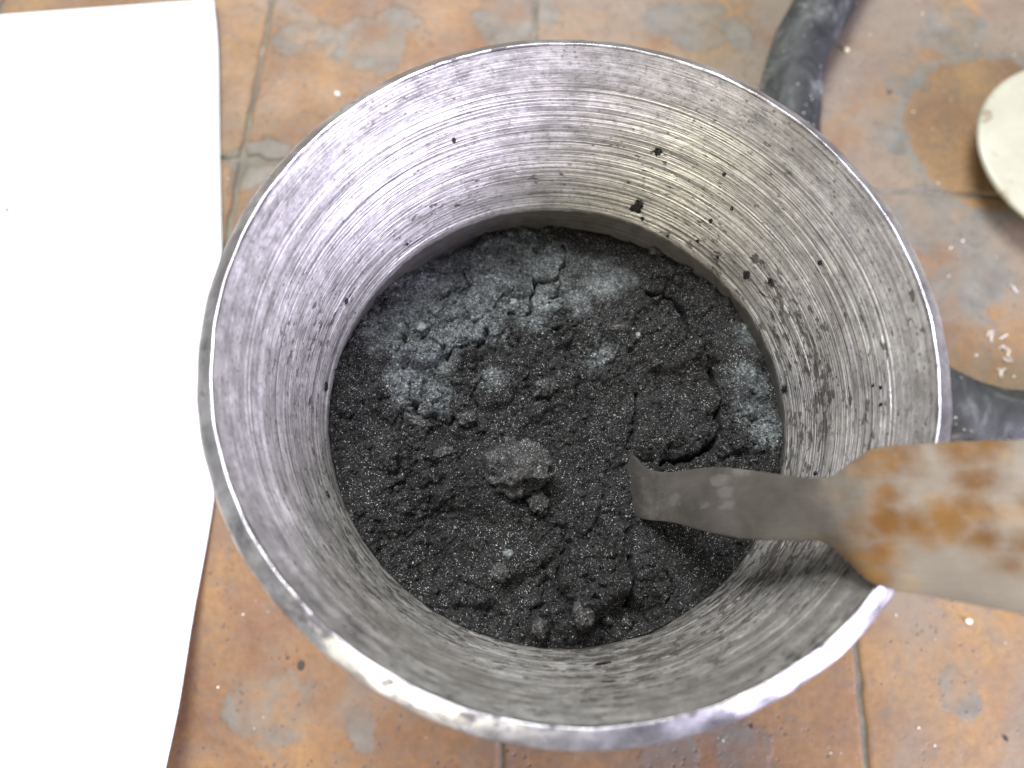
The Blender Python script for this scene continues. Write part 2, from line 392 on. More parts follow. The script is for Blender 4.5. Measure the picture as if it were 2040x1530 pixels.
# ---------------------------------------------------------------- the floor: square terracotta tiles in grout
floor = mesh_obj('floor', [(-.6, -.5, -.0008), (.6, -.5, -.0008), (.6, .6, -.0008), (-.6, .6, -.0008)], [(0, 1, 2, 3)], M_GROUT)
tag(floor, 'worn terracotta tile floor smeared with grey cement', 'floor', kind='structure')
FA = -0.0455; W = 0.1008
def uv2xy(u, v): return (u * math.cos(FA) - v * math.sin(FA), u * math.sin(FA) + v * math.cos(FA))
def tile_mesh(u0, v0, rs, chip=None):
    rnd = random.Random(rs); g = 0.00045 + rnd.random() * 0.0003
    n = 26; out = []
    lo_u, hi_u, lo_v, hi_v = u0 + g, u0 + W - g, v0 + g, v0 + W - g
    def edge(a, b):
        for k in range(n):
            t = k / n; out.append([a[0] + (b[0] - a[0]) * t, a[1] + (b[1] - a[1]) * t])
    cs = [(lo_u, lo_v), (hi_u, lo_v), (hi_u, hi_v), (lo_u, hi_v)]
    for k in range(4): edge(cs[k], cs[(k + 1) % 4])
    cu, cv = u0 + W / 2, v0 + W / 2
    V = []
    for ring, (ins, z) in enumerate([(0.0, -.006), (0.0, -.0007), (0.00035, -.0002), (0.0012, 0.0)]):
        for k, (u, v) in enumerate(out):
            wob = 0.0004 * math.sin(k * 1.7 + rs) + 0.0005 * (random.Random(rs * 1000 + k).random() - .3)
            if chip:
                for (cx, cy, cr) in chip:
                    d = math.hypot(u - cx, v - cy)
                    if d < cr: wob += (cr - d) * 0.55
            du, dv = cu - u, cv - v; q = ins + max(0, wob)
            cr = W / 2
            su = max(-1, min(1, du / cr)); sv = max(-1, min(1, dv / cr))
            k_ = 6
            V.append((*uv2xy(u + math.copysign(abs(su) ** k_, su) * q, v + math.copysign(abs(sv) ** k_, sv) * q), z))
    L = 4 * n; F = []
    for r in range(3):
        for k in range(L): F.append((r * L + k, r * L + (k + 1) % L, (r + 1) * L + (k + 1) % L, (r + 1) * L + k))
    F.append(tuple(3 * L + k for k in range(L)))
    return V, F
hole = (-0.1055, 0.1075, 0.0052)
for i in range(-1, 6):
    for j in range(-1, 4):
        u0 = -0.2094 + (i - 1) * W; v0 = 0.1092 + (j - 2) * W
        V, F = tile_mesh(u0, v0, (i + 2) * 13 + j + 3, [hole])
        o = mesh_obj('tile', V, F, M_TILE, floor, smooth=False)

# ---------------------------------------------------------------- the steel jar
ZR, R_OUT, R_RIM = 0.118, 0.0600, 0.0568
ZB, R_B = 0.0774, 0.0474
def r_in(z):                                    # inner wall: tapers to the powder line, then almost straight
    if z > ZB: return R_B + (R_RIM - R_B) * (z - ZB) / (ZR - ZB)
    return R_B + 0.0001 - 0.01 * (ZB - z)
jar = empty('steel_jar'); tag(jar, 'round turned steel jar with worn bright rim, holding black powder', 'jar')
prof = [(0.0, 0.0), (0.056, 0.0), (0.0585, 0.0008), (0.0594, 0.0024)] + [(0.0594 + 0.0005 * k / 12, 0.0024 + k * (0.1125 - 0.0024) / 12) for k in range(1, 13)] + [(0.0599, 0.1146)]
lathe('outer_wall', prof, 160, M_OUT, jar)
rr = np.random.RandomState(3)
# rim: outward bevel between rounded inner and outer edges
rp = [(0.0599, 0.1146), (0.06005, 0.1152), (0.06000, 0.1157)]
for k in range(1, 9):
    t = k / 9; rp.append((0.0600 - 0.0027 * t, 0.1157 + 0.0021 * t + 0.00012 * math.sin(t * 3.14)))
rp += [(0.0571, 0.11796), (0.05690, 0.11796), (0.05682, 0.11788), (0.05675, 0.1176)]
def wobr(t, z): return 0.00006 * np.sin(7 * t + 1) + 0.00005 * np.sin(19 * t) + 0.00004 * np.sin(43 * t + z * 900)
lathe('rim', rp, 360, M_RIM, jar, wob=wobr)
nz = 330; zz = np.linspace(0.1176, 0.062, nz); pr = []
line = np.convolve(rr.randn(nz + 8), np.ones(3) / 3, 'same')[4:-4]; coarse = np.convolve(rr.randn(nz + 60), np.ones(14) / 14, 'same')[30:-30]
for k, z in enumerate(zz):
    a = 0.00002 * line[k] + 0.00003 * coarse[k]
    if z > 0.109: a *= 0.35                      # smoother collar below the rim
    g = 0.0
    for gz, gd in ((0.1088, .00012), (0.1078, .0001), (0.0985, .00006), (0.0915, .00006), (0.086, .00006), (0.081, .00008), (0.0793, .0001)):
        g += gd * math.exp(-((z - gz) / 0.00022) ** 2)
    pr.append((r_in(z) + a + g , z))
lathe('inner_wall', pr, 300, M_STEEL, jar)
lathe('bottom', [(0.0469, 0.062), (0.0465, 0.02), (0.044, 0.016), (0.0, 0.016)], 96, M_OUT, jar)

def at_wall(px, py):
    d = ray(px, py); d = d / np.linalg.norm(d); s = 0.06
    for _ in range(4000):
        s += 0.00005; q = CV + d * s
        if q[2] < ZR and math.hypot(q[0], q[1]) > r_in(q[2]) - 0.00005: break
    return Vector(q)

# ---------------------------------------------------------------- the powder
STEP = 0.00021; NG = int(0.0952 / STEP); ax = (np.arange(NG) - NG / 2) * STEP
X, Y = np.meshgrid(ax, ax, indexing='ij')
def px_xy(px, py, z=0.0765): v = at(px, py, z); return v.x, v.y
def mm(a): return a * 0.001
RHO = np.hypot(X, Y)
# outline and general lie: lower towards the far wall, heaped a little in the middle
H = 0.0766 - 0.0074 * np.clip((Y + 0.004) / 0.047, 0, 1.1) ** 1.3 - 0.0012 * np.clip(X / 0.047, 0, 1) * np.clip(1 - np.abs(Y / .047), 0, 1)
H += 0.0016 * np.exp(-((X / 0.03) ** 2 + ((Y + 0.002) / 0.028) ** 2))
wx, wy = X + mm(1.3) * fbm(X / .006, Y / .006, 5), Y + mm(1.3) * fbm(X / .006 + 40, Y / .006, 9)
H += mm(1.7) * fbm(X / .021, Y / .021, 11) + mm(0.7) * fbm(wx / .006, wy / .006, 21)
def dome(px, py, rx, ry, h, rot=0.0, pw=2.0, z=0.0765):
    global H
    x0, y0 = px_xy(px, py, z); k = 0.000098
    dx, dy = (wx - x0) / (rx * k), (wy - y0) / (ry * k)
    c, s_ = math.cos(rot), math.sin(rot); a, b = dx * c + dy * s_, -dx * s_ + dy * c
    d = (np.abs(a) ** pw + np.abs(b) ** pw) ** (1 / pw) + 0.16 * fbm(X / .002, Y / .002, int(px) % 97, 3)
    m = np.clip((1.12 - d) / (0.5 if h > 0 else 0.9), 0, 1); m = m * m * (3 - 2 * m) * (0.72 + 0.28 * np.clip(1 - d * d, 0, 1))
    H += mm(h * 1.65) * m
for a in [(1215, 565, 62, 48, 0.9), (1340, 690, 95, 75, 1.5), (1335, 860, 105, 78, 1.3), (985, 782, 50, 45, 1.2), (843, 708, 50, 36, 1.8), (1180, 1150, 82, 80, 2.3),
          (1290, 1168, 56, 52, 2.1), (1000, 985, 120, 75, 1.7, 0.2), (870, 950, 75, 60, 1.0), (1040, 1095, 80, 60, 1.0), (1160, 1228, 28, 32, 1.8), (1076, 1248, 22, 26, 1.6),
          (1090, 520, 42, 42, 1.0), (985, 560, 75, 50, 0.9), (930, 640, 85, 55, 0.8), (1090, 600, 50, 38, 0.9), (930, 690, 45, 35, 0.9), (790, 690, 45, 60, 0.8), (1430, 600, 55, 70, 0.9),
          (1480, 700, 50, 90, 1.0), (1480, 860, 60, 90, 0.8), (1250, 1040, 60, 45, 0.6), (880, 905, 60, 22, 0.8, .4), (815, 1000, 38, 26, 1.2), (850, 540, 60, 30, 0.7, 0.6), (1150, 700, 55, 40, -0.9),
          (1190, 900, 80, 110, -1.6), (930, 850, 60, 35, .7), (770, 830, 70, 60, -.7), (860, 1120, 120, 70, -1.0), (1060, 1180, 70, 40, -1.6), (1230, 1215, 30, 26, -1.8), (1420, 1060, 60, 40, -1.2), (1330, 1270, 110, 26, 1.6, 0.25), (940, 1215, 70, 24, -1.5, -.4)]:
    dome(*a)
# clods, crumbs and grains
rough_zone = np.clip(0.62 + 1.5 * fbm(X / .014, Y / .014, 61, 3), 0.22, 1.1)
jx, jy = wx + mm(.5) * fbm(X / .0014, Y / .0014, 15, 3), wy + mm(.5) * fbm(X / .0014 + 9, Y / .0014, 19, 3)
for cell, amp, sd in ((.0080, 1.5, 29), (.0046, 1.25, 31), (.0023, .8, 37), (.0012, .46, 41), (.00062, .22, 43)):
    f1, f2, idv = worley(jx / cell, jy / cell, sd)
    e = np.clip((f2 - f1) / 0.22, 0, 1); e = e * (2 - e)
    dm = np.sqrt(np.clip(0.8 - f1 * f1, 0, 1))
    tilt = (idv - .5) * (_h(np.floor(jx / cell), np.floor(jy / cell), sd) - .5) * 0
    H += mm(amp * 1.35) * (0.55 * e * (idv - 0.3) + 0.6 * dm * (idv > 0.5) * idv + tilt) * rough_zone
H += mm(0.16) * (np.random.RandomState(1).rand(NG, NG) - 0.5)
# plates with cracks between them, as in the packed part at the far left
def crack(pts, wid=0.22, dep=1.5):
    global H
    P = [px_xy(*p, 0.0745) for p in pts]; D = np.full(X.shape, 1.0)
    cx, cy = X + mm(.9) * fbm(X / .0017, Y / .0017, 71, 4), Y + mm(.9) * fbm(X / .0017, Y / .0017, 77, 4)
    for (ax_, ay_), (bx_, by_) in zip(P, P[1:]):
        vx, vy = bx_ - ax_, by_ - ay_; L = vx * vx + vy * vy
        t = np.clip(((cx - ax_) * vx + (cy - ay_) * vy) / L, 0, 1)
        D = np.minimum(D, np.hypot(cx - ax_ - t * vx, cy - ay_ - t * vy))
    wv = mm(wid) * (0.85 + 1.5 * fbm(X / .0022, Y / .0022, 81, 2))
    H -= mm(dep * 1.8) * np.exp(-(D / np.maximum(wv, mm(.06))) ** 2)
crack([(1123, 474), (1130, 494), (1126, 525), (1116, 546), (1092, 558), (1066, 562), (1060, 541)], .25, 1.7)
crack([(1066, 562), (1063, 582), (1057, 612), (1050, 633), (1030, 628), (1017, 620)], .28, 1.8)
crack([(1116, 550), (1115, 570), (1110, 590), (1090, 600)], .2, 1.3)
crack([(858, 672), (873, 678), (888, 696), (891, 725), (904, 709), (944, 702), (962, 695), (970, 685), (970, 665)], .32, 2.0)
crack([(872, 590), (882, 583), (896, 575)], .3, 1.6); crack([(921, 530), (928, 548), (936, 560), (925, 566), (910, 572)], .18, 1.2)
crack([(855, 628), (855, 660), (842, 672), (830, 668)], .2, 1.2); crack([(800, 662), (815, 690), (805, 720)], .22, 1.3)
crack([(1279, 569), (1300, 588), (1328, 583), (1354, 600), (1366, 612), (1370, 630), (1376, 659), (1394, 682), (1400, 712), (1418, 750), (1428, 800), (1424, 860), (1404, 900), (1370, 922), (1310, 930)], .42, 1.9)
crack([(1075, 652), (1110, 660), (1150, 653)], .3, .8); crack([(1245, 900), (1255, 850), (1262, 790)], .4, 1.2)
crack([(1245, 1110), (1248, 1160), (1246, 1210)], .4, 2.0); crack([(1110, 1130), (1108, 1175), (1130, 1205)], .35, 1.3)
crack([(820, 775), (822, 810), (835, 835)], .22, 1.1); crack([(845, 770), (848, 812), (860, 830)], .2, 1.0); crack([(870, 845), (900, 852), (920, 838)], .2, 1.0)
crack([(1325, 1145), (1335, 1175), (1318, 1205)], .35, 1.3); crack([(960, 760), (940, 790), (950, 815)], .25, 1.0)
f1, f2, idv = worley(jx / .0085, jy / .0085, 91)
reg = np.clip(1.3 - np.hypot(X + 0.016, Y - 0.022) / .024, 0, 1)
H += reg * (mm(0.7) * (idv - 0.5) - mm(0.8) * np.exp(-((f2 - f1) / 0.03) ** 2))
# keep inside the wall
edge_r = 0.0470 - 0.02 * np.clip(ZB - H, 0, 1)
H -= mm(0.8) * np.clip((RHO - 0.0455) / .0014, 0, 1) * (0.4 + fbm(X / .003, Y / .003, 55, 3))
keep = RHO <= 0.04755
Hs = H
idx = -np.ones(X.shape, int); idx[keep] = np.arange(keep.sum())
V = np.stack([X[keep], Y[keep], H[keep]], 1)
q = keep[:-1, :-1] & keep[1:, :-1] & keep[1:, 1:] & keep[:-1, 1:]
F = np.stack([idx[:-1, :-1][q], idx[1:, :-1][q], idx[1:, 1:][q], idx[:-1, 1:][q]], 1)
me = bpy.data.meshes.new('powder')
me.vertices.add(len(V)); me.vertices.foreach_set('co', V.astype(np.float32).ravel())
me.loops.add(F.size); me.loops.foreach_set('vertex_index', F.astype(np.int32).ravel())
me.polygons.add(len(F)); me.polygons.foreach_set('loop_start', np.arange(0, F.size, 4, dtype=np.int32)); me.polygons.foreach_set('loop_total', np.full(len(F), 4, np.int32))
me.update(calc_edges=True)
me.polygons.foreach_set('use_smooth', [True] * len(F))
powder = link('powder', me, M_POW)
tag(powder, 'black glittering caked powder filling the steel jar', 'powder', kind='stuff')
def ph(x, y):
    i = int(round(x / STEP + NG / 2)); j = int(round(y / STEP + NG / 2))
    i = max(0, min(NG - 1, i)); j = max(0, min(NG - 1, j)); return float(Hs[i, j])
def on_powder(px, py):
    z = 0.076
    for _ in range(12):
        v = at(px, py, z); z = 0.5 * z + 0.5 * ph(v.x, v.y)
    return Vector((v.x, v.y, ph(v.x, v.y)))

# loose grains too many to count: one object
rg = np.random.RandomState(5); gv, gf = [], []
octv = np.array([(1, 0, 0), (-1, 0, 0), (0, 1, 0), (0, -1, 0), (0, 0, 1), (0, 0, -1)], float)
octf = [(0, 2, 4), (2, 1, 4), (1, 3, 4), (3, 0, 4), (2, 0, 5), (1, 2, 5), (3, 1, 5), (0, 3, 5)]
cnt = 0
while cnt < 12000:
    x, y = rg.uniform(-.0465, .0465, 2)
    if x * x + y * y > .0464 ** 2: continue
    i, j = int(x / STEP + NG / 2), int(y / STEP + NG / 2)
    if rough_zone[i, j] < rg.rand() * 0.9: continue
    sz = 0.00011 + 0.00042 * rg.rand() ** 3.2
    A = octv * sz * rg.uniform(.6, 1.25, (6, 1)); a = rg.uniform(0, 6.3); b = rg.uniform(-.6, .6)
    Rz = np.array([[math.cos(a), -math.sin(a), 0], [math.sin(a), math.cos(a), 0], [0, 0, 1]]) @ np.array([[1, 0, 0], [0, math.cos(b), -math.sin(b)], [0, math.sin(b), math.cos(b)]])
    A = A @ Rz.T + np.array([x, y, Hs[i, j] + sz * 0.35])
    base = len(gv); gv.extend(A.tolist()); gf.extend([tuple(k + base for k in f) for f in octf]); cnt += 1
gr = mesh_obj('powder_grains', gv, gf, M_CRUMB, smooth=False)
tag(gr, 'fine loose black grains scattered over the caked powder', 'grains', kind='stuff')

# ---------------------------------------------------------------- lumps on the powder
def lump_mesh(name, sub, seed, amp=0.36, freq=1.6, bite=None, fine=0.05, carve=0.3):
    bm = bmesh.new(); bmesh.ops.create_icosphere(bm, subdivisions=sub, radius=1.0)
    from mathutils import noise as N
    off = Vector((seed * 3.17, seed * 1.31, seed * 7.7))
    for v in bm.verts:
        d = v.co.normalized()
        k = 1 + amp * N.noise(d * freq + off) + amp * 0.55 * N.noise(d * freq * 2.3 + off) + fine * N.noise(d * 9 + off) + fine * 0.8 * N.noise(d * 21 + off)
        cell = N.voronoi(d * 2.1 + off)[0]; k -= carve * (0.35 - min(.35, cell[1] - cell[0])) * 2
        p = d * k
        if bite:
            for bd, br, bo in bite:
                q = p - Vector(bd) * bo
                if q.length < br: p = Vector(bd) * bo + q.normalized() * br if q.length > 1e-6 else p
        v.co = p
    me = bpy.data.meshes.new(name); bm.to_mesh(me); bm.free()
    me.polygons.foreach_set('use_smooth', [True] * len(me.polygons))
    return me
def put_lump(name, px, py, rx, ry, rz, seed, label, mat=None, sub=4, rot=0.0, group=None, cat='lump', sink=0.35, **kw):
    k = 0.0000985
    me = lump_mesh(name, sub, seed, **kw); o = link(name, me, mat or M_LUMP)
    p = on_powder(px, py)
    rz_ = rz * k
    o.scale = (rx * k, ry * k, rz_); o.rotation_euler = (0, 0, rot)
    o.location = (p.x, p.y, p.z + rz_ * (1 - 2 * sink))
    return tag(o, label, cat, group)
put_lump('powder_lump', 1032, 940, 62, 56, 46, 2, 'large rounded powder lump with a broken lower corner, largest near the middle', rot=-.3, sub=5, sink=.2, amp=.34, fine=.09, carve=.12, bite=[((0.80, -0.42, 0.42), 0.50, 1.05), ((-0.2, -0.9, 0.3), 0.4, 1.2)])
put_lump('powder_lump', 1072, 1002, 20, 24, 17, 9, 'small jagged lump touching the lower edge of the largest lump', rot=.4, sink=.3)
put_lump('powder_lump', 1086, 776, 27, 21, 20, 4, 'angular dark lump above the largest lump, beside a domed clod', rot=.3, sink=.3)
put_lump('powder_lump', 996, 1142, 19, 20, 17, 6, 'small oval lump right below a pale triangular chip', sink=.25)
put_lump('powder_lump', 1160, 1225, 20, 25, 20, 11, 'upright knob of powder near the bottom edge, under two big clods', sink=.3)
put_lump('powder_lump', 1076, 1250, 15, 20, 18, 13, 'narrow dark knob closest to the near wall of the jar', sink=.25)
put_lump('powder_lump', 838, 845, 24, 15, 13, 15, 'pale flattened crumb in the crumbly patch at left', rot=-.3, sink=.3)
put_lump('powder_lump', 882, 905, 30, 14, 12, 17, 'long low crumb lying left of the largest lump', rot=.3, sink=.35)
put_lump('powder_lump', 848, 815, 17, 22, 13, 19, 'blocky grey crumb standing just above the pale flattened crumb', sink=.35)
put_lump('powder_lump', 1232, 655, 22, 9, 9, 21, 'thin elongated crumb by the dark hollow right of centre', rot=.1, sink=.35)
put_lump('powder_lump', 1302, 502, 14, 10, 10, 23, 'pale crumb high against the far right wall', sink=.3)
put_lump('powder_lump', 932, 835, 22, 17, 14, 25, 'brownish rounded crumb between the crumbly patch and the centre', sink=.35)
def flake(px, py, outline, th, label, tilt=(0, 0, 0)):
    rx = 0.5 * (max(a for a, b in outline) - min(a for a, b in outline)); ry = 0.5 * (max(b for a, b in outline) - min(b for a, b in outline))
    o = put_lump('pale_flake', px, py, rx, ry, th, px % 37 + 3, label, M_FLAKE, 3, 0.0, None, 'flake', .3, amp=.5, fine=.08)
    o.rotation_euler = (tilt[0], tilt[1], px % 6)
flake(838, 650, [(-12, -2), (-4, -13), (8, -12), (13, -3), (6, 9), (-3, 15), (-11, 10)], 4, 'pale grey angular flake in the cracked packed powder at left', (0.25, -.1, 0))
flake(1027, 603, [(-14, 9), (-3, -3), (9, -15), (14, -7), (4, 7), (-6, 14)], 4, 'pale grey sliver beside the branching crack at the top', (0.2, -.1, 0))
flake(1013, 1104, [(-10, 6), (-2, -10), (10, -9), (9, 5), (4, 12)], 5, 'pale triangular chip lying just above the small oval lump', (0.1, .35, 0))
flake(1090, 610, [(-5, 3), (0, -5), (6, -4), (2, 6)], 2.5, 'tiny pale chip right of the branching crack', (0.1, .1, 0))
flake(1272, 668, [(-7, 3), (-3, -7), (6, -6), (8, 4), (0, 8)], 4, 'pale grain at the end of the thin elongated crumb', (0.1, .2, 0))
flake(907, 1052, [(-4, 2), (-2, -4), (3, -4), (5, 2), (0, 5)], 4, 'bright round grain in the dark lower left powder', (0, 0, 0))
# small crumbs
protos = [lump_mesh('powder_crumb', 2, 40 + k, .3, 1.8, fine=.12) for k in range(6)]
for me in protos: me.materials.append(M_CRUMB)
clotm = [lump_mesh('wall_clot', 3, 60 + k, .75, 2.2, fine=.22) for k in range(5)]
for me in clotm: me.materials.append(M_CRUMB)
spots = [(1098, 730, 9), (1075, 745, 7), (915, 760, 8), (800, 745, 8), (785, 765, 7), (770, 742, 6), (812, 640, 7), (860, 640, 6), (905, 600, 7), (1000, 640, 7), (940, 730, 8), (955, 915, 10), (975, 900, 7), (935, 925, 8),
         (885, 1028, 8), (800, 950, 11), (790, 975, 8), (850, 985, 10), (845, 1010, 9), (760, 915, 7), (830, 890, 7), (700, 935, 8), (735, 890, 7), (1120, 1040, 8), (1110, 1060, 10), (1130, 1070, 7), (1190, 1060, 7), (1050, 1125, 7),
         (1070, 1160, 8), (980, 1225, 9), (1050, 1220, 10), (1110, 1215, 8), (1210, 1235, 12), (1245, 1240, 10), (1290, 1225, 9), (1400, 1050, 9), (1330, 1060, 9), (1440, 1100, 10), (1350, 560, 10), (1380, 570, 9), (1310, 545, 8), (1200, 515, 6),
         (1150, 735, 7), (1190, 690, 8), (1225, 690, 8), (1255, 690, 7), (1180, 790, 8), (1165, 830, 8), (1200, 850, 7), (1490, 640, 9), (1505, 780, 9), (1460, 760, 8), (1450, 900, 8), (1500, 880, 8), (1130, 880, 7), (1150, 930, 7), (1160, 985, 8), (1210, 1000, 8),
         (868, 1175, 8), (905, 1200, 7), (830, 1150, 7), (770, 1080, 7), (1000, 860, 7), (960, 855, 8)]
for k, (px, py, r) in enumerate(spots):
    o = bpy.data.objects.new('powder_crumb', protos[k % 6]); C.objects.link(o)
    s_ = r * 0.0000985; o.scale = (s_ * random.uniform(.9, 1.3), s_ * random.uniform(.8, 1.1), s_ * random.uniform(.7, 1))
    o.rotation_euler = (random.uniform(-.4, .4), random.uniform(-.4, .4), random.uniform(0, 6))
    o.location = on_powder(px, py) + Vector((0, 0, s_ * .35))
    if py < 700 and px < 1060: lab = 'small crumb lying on the cracked packed powder at the far left'
    elif py < 720 and px > 1280: lab = 'small crumb near the curved crack at the far right of the powder'
    elif py < 880 and px >= 1060 and px < 1280: lab = 'small crumb in the dark hollow between the centre and the curved crack'
    elif px >= 1400 or (px > 1280 and py > 1000): lab = 'small crumb near the right wall, close to the spatula blade'
    elif py > 1130: lab = 'small crumb in the near part of the powder, below the pale triangular chip'
    elif px >= 1100: lab = 'small crumb between the largest lump and the spatula tip'
    elif py < 880: lab = 'small crumb in the crumbly patch left of the domed clod'
    else: lab = 'small crumb in the dark powder left of the largest lump'
    tag(o, lab, 'crumb', 'small crumbs, ' + lab.split('crumb ', 1)[1])

# clots of powder stuck to the inner wall
clots = [(1268, 414, 17, 19, 'round black powder clot stuck on the far wall, largest there'), (1311, 303, 11, 9, 'pointed black clot high on the far right wall'),
         (1487, 549, 11, 12, 'ragged dark clot on the right wall near the powder'), (1536, 562, 7, 12, 'narrow slanted clot right of the ragged clot'),
         (1563, 775, 12, 9, 'dark triangular chip of powder on the right wall at powder level'), (1634, 523, 5, 7, None), (1443, 347, 5, 5, None), (1416, 441, 6, 6, None), (1458, 415, 5, 5, None), (1390, 480, 5, 4, None),
         (1755, 772, 4, 5, None), (1740, 768, 4, 4, None), (1755, 806, 5, 5, None), (811, 486, 4, 5, None), (1430, 512, 5, 4, None), (1625, 943, 6, 6, None), (905, 280, 5, 8, None), (1200, 1322, 24, 7, 'long flat smear of powder low on the near wall'), (1215, 1358, 22, 5, 'second flat smear just below the long smear on the near wall'),
         (652, 985, 7, 12, 'dark clot on the left wall beside the powder edge'), (690, 600, 6, 9, None), (650, 770, 8, 14, None), (1280, 436, 7, 5, None), (1330, 470, 5, 4, None)]
for k, (px, py, rx, ry, lab) in enumerate(clots):
    p = at_wall(px, py); o = bpy.data.objects.new('wall_clot', clotm[k % 5]); C.objects.link(o)
    n_ = Vector((-p.x, -p.y, 0)).normalized(); dk = (p - CAM).length / FPX
    tang = Vector((0, 0, 1)).cross(n_); up = n_.cross(tang)
    th = math.atan2(p.y, p.x); horiz = abs(math.sin(th))       # which image axis runs along the wall
    along, acr = (rx, ry) if horiz > .7 else (ry, rx)
    m = Matrix((tang, up, n_)).transposed().to_4x4()
    o.matrix_world = Matrix.Translation(p + n_ * 0.0001) @ m @ Matrix.Diagonal((along * dk * .62, acr * dk * 1.2, min(along, acr) * dk * .2, 1))
    where = 'left wall' if px < 950 else ('far right wall' if py < 560 else 'right wall')
    tag(o, lab or 'small black speck of powder stuck to the %s inside the jar' % where, 'clot' if lab else 'speck', None if lab else 'specks stuck to the ' + where)

# ---------------------------------------------------------------- the spatula
top = [(1238, 893), (1262, 906), (1288, 932), (1330, 940), (1420, 930), (1500, 937), (1600, 950), (1655, 946), (1700, 916), (1750, 890), (1880, 880), (2040, 874), (2240, 864)]
bot = [(1246, 1018), (1262, 1028), (1288, 1036), (1340, 1042), (1420, 1063), (1500, 1075), (1600, 1078), (1645, 1084), (1690, 1122), (1745, 1166), (1860, 1188), (2040, 1224), (2240, 1268)]
def interp(pts, n):
    P = np.array(pts, float); t = np.arange(len(P)); tt = np.linspace(0, len(P) - 1, n)
    out = []
    for u in tt:                                   # Catmull-Rom
        i = min(int(u), len(P) - 2); f = u - i
        p0, p1, p2, p3 = P[max(i - 1, 0)], P[i], P[i + 1], P[min(i + 2, len(P) - 1)]
        out.append(0.5 * ((2 * p1) + (-p0 + p2) * f + (2 * p0 - 5 * p1 + 4 * p2 - p3) * f * f + (-p0 + 3 * p1 - 3 * p2 + p3) * f ** 3))
    return np.array(out)
ns, nw = 90, 13
T, B = interp(top, ns), interp(bot, ns)
tipz = on_powder(1262, 955).z - 0.0014
z_rim = ZR + 0.0016
def zs(px): # height along the blade: a gentle bow from the powder up over the rim
    t = (px - 1243) / (1740 - 1243); D = z_rim - tipz
    if t > 1: return z_rim + D * 0.30 * (t - 1)
    return tipz + D * (1.15 * (t ** 3 - 2 * t * t + t) + (3 * t * t - 2 * t ** 3) + 0.30 * (t ** 3 - t * t))
org = Vector((SP_ORG[0], SP_ORG[1], tipz))
Vt = []
for i in range(ns):
    for j in range(nw):
        f = j / (nw - 1); px = T[i] * (1 - f) + B[i] * f
        z = zs(0.5 * (T[i][0] + B[i][0])) + 0.0006 * math.cos((f - .5) * 2.6) - 0.0003
        lip = max(0.0, (f - .80) / .20) ** 1.5 * math.exp(-((0.5 * (T[i][0] + B[i][0]) - 1672) / 62) ** 2)
        z -= 0.0022 * lip                        # ground lip along the shoulder
        Vt.append(at(px[0], px[1], z) - org)
TH = 0.0011
Fq = [(i * nw + j, (i + 1) * nw + j, (i + 1) * nw + j + 1, i * nw + j + 1) for i in range(ns - 1) for j in range(nw - 1)]
Fq = [tuple(reversed(f)) for f in Fq]
sp = mesh_obj('spatula', Vt, Fq, M_SPAT); sp.location = org
so = sp.modifiers.new('thick', 'SOLIDIFY'); so.thickness = TH; so.offset = -1
bv = sp.modifiers.new('soft', 'BEVEL'); bv.width = 0.0003; bv.segments = 2; bv.limit_method = 'ANGLE'; bv.angle_limit = 0.9
tag(sp, 'thin metal spatula with rust stains, waisted blade dug into the powder', 'spatula')

# ---------------------------------------------------------------- paper sheet at the left
edge = [(422, -60), (425, 0), (434, 90), (437, 220), (440, 380), (443, 520), (446, 700), (440, 880), (425, 1000), (408, 1100), (384, 1230), (357, 1400), (330, 1530), (300, 1680)]
ez = [.0030, .0024, .0016, .0008, .0005, .0004, .0004, .0006, .0012, .0022, .0042, .0075, .0105, .0135]
E3 = [at(px, py, z) for (px, py), z in zip(edge, ez)]
E3 = interp([(v.x, v.y, v.z) for v in E3[1:]], 60)
c_tl = np.array(at(0, 35, .0006)); c_tr = E3[0]
d = (c_tl - c_tr); d[2] = 0; d = d / np.linalg.norm(d); NWP = 40; Wp = 0.21
V, F = [], []
for i in range(60):
    for j in range(NWP):
        t = j / (NWP - 1); p = E3[i] + d * Wp * t
        p[2] = 0.0003 + (E3[i][2] - .0003) * (1 - t) ** 1.6 + 0.0005 * (1 + math.sin(i * .11 + t * 5)) * .3
        V.append(tuple(p))
for i in range(59):
    for j in range(NWP - 1): F.append((i * NWP + j, i * NWP + j + 1, (i + 1) * NWP + j + 1, (i + 1) * NWP + j))
paper = mesh_obj('paper_sheet', V, F, M_PAPER)
so = paper.modifiers.new('thick', 'SOLIDIFY'); so.thickness = 0.00014; so.offset = 1
tag(paper, 'plain white sheet of paper on the tiles left of the jar', 'paper')
for px, py, r, lab in [(121, 313, 3.2, 'lone black speck in the upper part of the white paper'), (13, 416, 3.2, 'black speck at the left border of the paper'), (46, 421, 3.0, 'black speck on the paper just right of another speck'),
                       (334, 1354, 3, 'tiny speck beside the grey smudge at the paper edge'), (296, 1380, 1.6, 'faint tiny speck low on the paper')]:
    o = bpy.data.objects.new('powder_speck', protos[1]); C.objects.link(o); s_ = r * 0.00018
    z = .0016
    if py > 1000: z = .0058 if px > 310 else .0050
    o.location = at(px, py, z); o.scale = (s_, s_ * 1.2, s_ * .6); tag(o, lab, 'speck')

